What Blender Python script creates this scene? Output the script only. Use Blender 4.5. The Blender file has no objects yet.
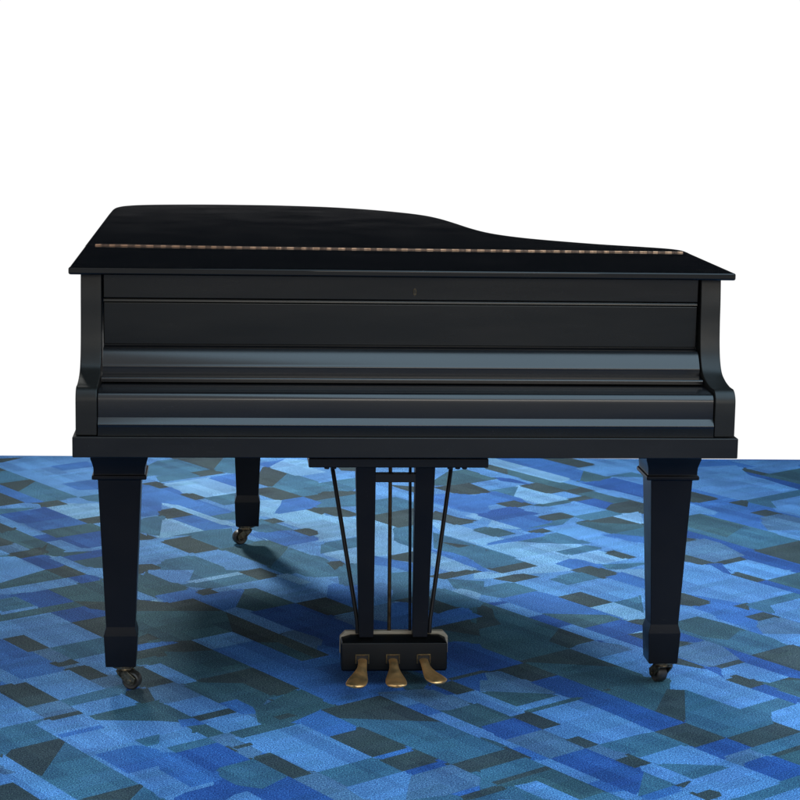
import bpy, bmesh, math, random
from mathutils import Vector, Matrix
from mathutils.geometry import tessellate_polygon, convex_hull_2d
random.seed(7)
S = bpy.context.scene
C = S.collection
R = math.radians

# ------------------------------------------------------------------ materials
def new_mat(name):
    m = bpy.data.materials.new(name); m.use_nodes = True
    nt = m.node_tree; b = nt.nodes['Principled BSDF']
    return m, nt, b
def N(nt, t, **kw):
    n = nt.nodes.new(t)
    for k, v in kw.items():
        if k in n.inputs.keys() if hasattr(n, 'inputs') else False: n.inputs[k].default_value = v
        else: setattr(n, k, v)
    return n
def noise(nt, scale, detail=3, rough=.55, coord='Object', stretch=None):
    tc = N(nt, 'ShaderNodeTexCoord'); src = tc.outputs[coord]
    if stretch:
        mp = N(nt, 'ShaderNodeMapping'); mp.inputs['Scale'].default_value = stretch
        nt.links.new(src, mp.inputs['Vector']); src = mp.outputs['Vector']
    n = N(nt, 'ShaderNodeTexNoise'); n.inputs['Scale'].default_value = scale
    n.inputs['Detail'].default_value = detail; n.inputs['Roughness'].default_value = rough
    nt.links.new(src, n.inputs['Vector']); return n
def ramp(nt, src, stops):
    r = N(nt, 'ShaderNodeValToRGB'); e = r.color_ramp.elements
    while len(e) < len(stops): e.new(.5)
    for i, (p, c) in enumerate(stops):
        e[i].position = p; e[i].color = c if len(c) == 4 else (*c, 1)
    nt.links.new(src, r.inputs['Fac']); return r

def lacquer(name, base, rough, coat=.0, dust=.0, wobble=.02, spec=.5, grain=(1, 1, 1)):
    m, nt, b = new_mat(name)
    n1 = noise(nt, 7, 4, .6, stretch=grain)
    r1 = ramp(nt, n1.outputs['Fac'], [(.3, (rough*.8,)*3), (.7, (rough*1.25,)*3)])
    nt.links.new(r1.outputs['Color'], b.inputs['Roughness'])
    # small flecks of dust and wear in the finish
    n2 = noise(nt, 420, 2, .5)
    n3 = noise(nt, 9, 3, .6)
    f = ramp(nt, n2.outputs['Fac'], [(.66, (0, 0, 0)), (.76, (1, 1, 1))])
    g = ramp(nt, n3.outputs['Fac'], [(.45, (0, 0, 0)), (.75, (1, 1, 1))])
    mu = N(nt, 'ShaderNodeMath', operation='MULTIPLY')
    nt.links.new(f.outputs['Color'], mu.inputs[0]); nt.links.new(g.outputs['Color'], mu.inputs[1])
    mu2 = N(nt, 'ShaderNodeMath', operation='MULTIPLY'); mu2.inputs[1].default_value = dust
    nt.links.new(mu.outputs[0], mu2.inputs[0])
    n4 = noise(nt, 5, 5, .6, stretch=grain)
    bc = ramp(nt, n4.outputs['Fac'], [(.3, tuple(c*.8 for c in base)), (.7, tuple(c*1.25 for c in base))])
    mx = N(nt, 'ShaderNodeMix', data_type='RGBA')
    nt.links.new(mu2.outputs[0], mx.inputs[0]); nt.links.new(bc.outputs['Color'], mx.inputs[6])
    mx.inputs[7].default_value = (.16, .16, .15, 1)
    w1 = noise(nt, 180, 2, .5, stretch=(.10, 1, 2.0)); w2 = noise(nt, 4, 2, .5)
    wr = ramp(nt, w1.outputs['Fac'], [(.70, (0, 0, 0)), (.735, (1, 1, 1))]); wq = ramp(nt, w2.outputs['Fac'], [(.52, (0, 0, 0)), (.66, (.12, .12, .12))])
    wm = N(nt, 'ShaderNodeMath', operation='MULTIPLY'); nt.links.new(wr.outputs['Color'], wm.inputs[0]); nt.links.new(wq.outputs['Color'], wm.inputs[1])
    my = N(nt, 'ShaderNodeMix', data_type='RGBA'); nt.links.new(wm.outputs[0], my.inputs[0]); nt.links.new(mx.outputs[2], my.inputs[6]); my.inputs[7].default_value = (.08, .08, .075, 1)
    nt.links.new(my.outputs[2], b.inputs['Base Color'])
    b.inputs['Specular IOR Level'].default_value = spec
    b.inputs['Coat Weight'].default_value = coat; b.inputs['Coat Roughness'].default_value = .12
    n5 = noise(nt, 14, 2, .5, stretch=grain)
    bp_ = N(nt, 'ShaderNodeBump'); bp_.inputs['Strength'].default_value = wobble; bp_.inputs['Distance'].default_value = .01
    nt.links.new(n5.outputs['Fac'], bp_.inputs['Height']); nt.links.new(bp_.outputs['Normal'], b.inputs['Normal'])
    return m
def metal(name, base, dark, rough, scale=60):
    m, nt, b = new_mat(name)
    n = noise(nt, scale, 5, .65)
    r = ramp(nt, n.outputs['Fac'], [(.35, dark), (.62, base)])
    nt.links.new(r.outputs['Color'], b.inputs['Base Color']); b.inputs['Metallic'].default_value = 1
    r2 = ramp(nt, n.outputs['Fac'], [(.3, (rough*1.5,)*3), (.7, (rough*.8,)*3)])
    nt.links.new(r2.outputs['Color'], b.inputs['Roughness'])
    return m
M = {}
M['lid'] = lacquer('polished black lacquer', (.0030, .0030, .0033), .045, dust=.6, wobble=.002, spec=.3)
M['panel'] = lacquer('satin black lacquer', (.0066, .0060, .0046), .25, spec=.36, dust=.25, wobble=.02, grain=(.25, 1, 1.5))
M['arm'] = lacquer('arm lacquer', (.0085, .0083, .0075), .38, dust=.25, wobble=.02, spec=.28)
M['gloss'] = lacquer('gloss black lacquer', (.006, .006, .007), .20, dust=.25, wobble=.03, grain=(.15, 1, 1))
M['bed'] = lacquer('dull black lacquer', (.0038, .0038, .0042), .40, spec=.35, dust=.3, wobble=.02, grain=(.3, 1, 1))
M['leg'] = lacquer('leg black lacquer', (.0065, .0065, .0080), .34, dust=.2, wobble=.03, spec=.2)
M['groove'] = lacquer('painted opening shade', (.003, .003, .003), .6)  # near-black colour stands in for the shade inside keyhole and pedal slots
M['box'] = lacquer('pedal box lacquer', (.0026, .0028, .003), .36, dust=.25, spec=.2)
M['pedal'] = metal('worn brass', (1.0, .62, .27), (.80, .44, .17), .42, 25)
M['lockplate'] = metal('dull lock plate', (.11, .09, .06), (.02, .018, .014), .5, 200)
M['trim'] = metal('tarnished brass', (.20, .15, .07), (.06, .045, .03), .35, 120)
M['rod'] = metal('browned brass rod', (.13, .085, .045), (.05, .035, .02), .4, 40)
M['castor'] = metal('blackened castor brass', (.24, .19, .12), (.03, .027, .022), .38, 90)
M['steel'] = metal('dark steel', (.045, .045, .05), (.02, .02, .022), .35, 60)
M['hinge_bright'] = metal('hinge brass', (.42, .23, .14), (.22, .12, .07), .35, 200)
M['hinge_dark'] = metal('tarnished hinge knuckle', (.14, .085, .06), (.06, .035, .025), .4, 200)
M['rubber'], nt_, b_ = new_mat('hard wheel'); b_.inputs['Base Color'].default_value = (.02, .018, .015, 1); b_.inputs['Roughness'].default_value = .45
n_ = noise(nt_, 80, 3); r_ = ramp(nt_, n_.outputs['Fac'], [(.3, (.012, .011, .010)), (.7, (.035, .03, .024))]); nt_.links.new(r_.outputs['Color'], b_.inputs['Base Color'])
M['rawwood'], nt_, b_ = new_mat('bare pale wood')
n_ = noise(nt_, 30, 4, .6, stretch=(1, 1, 12)); r_ = ramp(nt_, n_.outputs['Fac'], [(.3, (.22, .19, .14)), (.7, (.36, .31, .24))]); nt_.links.new(r_.outputs['Color'], b_.inputs['Base Color']); b_.inputs['Roughness'].default_value = .6

# ------------------------------------------------------------------ helpers
def finish(bm, name, mat, parent=None, bevel=0, seg=2, smooth=None, loc=None):
    bmesh.ops.recalc_face_normals(bm, faces=bm.faces[:])
    me = bpy.data.meshes.new(name); bm.to_mesh(me); bm.free()
    mats = mat if isinstance(mat, (list, tuple)) else [mat]
    for k in mats: me.materials.append(k)
    for p in me.polygons: p.use_smooth = True
    me.set_sharp_from_angle(angle=R(smooth if smooth else 32))
    o = bpy.data.objects.new(name, me); C.objects.link(o)
    if parent: o.parent = parent
    if loc: o.location = loc
    if bevel:
        b = o.modifiers.new('edge', 'BEVEL'); b.width = bevel; b.segments = seg; b.limit_method = 'ANGLE'; b.angle_limit = R(35); b.harden_normals = True
    return o
def add_box(bm, x0, x1, y0, y1, z0, z1, mi=0):
    v = [bm.verts.new(p) for p in ((x0,y0,z0),(x1,y0,z0),(x1,y1,z0),(x0,y1,z0),(x0,y0,z1),(x1,y0,z1),(x1,y1,z1),(x0,y1,z1))]
    for f in ((0,3,2,1),(4,5,6,7),(0,1,5,4),(1,2,6,5),(2,3,7,6),(3,0,4,7)):
        bm.faces.new([v[i] for i in f]).material_index = mi
    return v
def add_rings(bm, rings, mi=0, cap=True):
    """rings: list of lists of points, same count, joined in order"""
    vs = [[bm.verts.new(p) for p in r] for r in rings]
    n = len(vs[0])
    for a, b in zip(vs, vs[1:]):
        for i in range(n):
            bm.faces.new((a[i], a[(i+1) % n], b[(i+1) % n], b[i])).material_index = mi
    if cap:
        bm.faces.new(vs[0][::-1]).material_index = mi; bm.faces.new(vs[-1]).material_index = mi
def sq(cx, cy, wx, wy, z): return [(cx-wx/2,cy-wy/2,z),(cx+wx/2,cy-wy/2,z),(cx+wx/2,cy+wy/2,z),(cx-wx/2,cy+wy/2,z)]
def add_tube(bm, pts, rad, n=16, mi=0, flat=None):
    """tube through points; rad number or list; flat=(w factor, h factor)"""
    pts = [Vector(p) for p in pts]; rs = rad if isinstance(rad, (list, tuple)) else [rad]*len(pts)
    rings = []
    up = Vector((0, 0, 1))
    for i, p in enumerate(pts):
        t = (pts[min(i+1, len(pts)-1)] - pts[max(i-1, 0)]).normalized()
        ref = up if abs(t.z) < .9 else Vector((0, 1, 0))
        s = t.cross(ref).normalized(); u = s.cross(t).normalized()
        r = rs[i]; rw, rh = (r, r) if not isinstance(r, tuple) else r
        rings.append([p + s*math.cos(2*math.pi*k/n)*rw + u*math.sin(2*math.pi*k/n)*rh for k in range(n)])
    add_rings(bm, rings, mi)
def add_cyl(bm, a, b, r, n=24, mi=0, r2=None): add_tube(bm, [a, b], [r, r2 if r2 else r], n, mi)
def prism_x(bm, prof, x0, x1, mi=0):
    """closed (y,z) profile pushed along x"""
    add_rings(bm, [[(x0, y, z) for y, z in prof], [(x1, y, z) for y, z in prof]], mi)
def prism_z(bm, prof, z0, z1, mi=0):
    add_rings(bm, [[(x, y, z0) for x, y in prof], [(x, y, z1) for x, y in prof]], mi)
def arc(cy, cz, r, a0, a1, n=8):
    return [(cy + r*math.cos(R(a0 + (a1-a0)*i/n)), cz + r*math.sin(R(a0 + (a1-a0)*i/n))) for i in range(n+1)]
def catmull(pts, n=8, closed=False):
    out = []; L = len(pts)
    for i in range(L if closed else L-1):
        g = lambda k: Vector(pts[k % L]) if closed else Vector(pts[max(0, min(L-1, k))])
        p0, p1, p2, p3 = g(i-1), g(i), g(i+1), g(i+2)
        for k in range(n):
            t = k/n
            out.append(tuple(.5*((2*p1)+(p2-p0)*t+(2*p0-5*p1+4*p2-p3)*t*t+(3*p1-p0-3*p2+p3)*t**3)))
    if not closed: out.append(tuple(pts[-1]))
    return out

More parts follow.
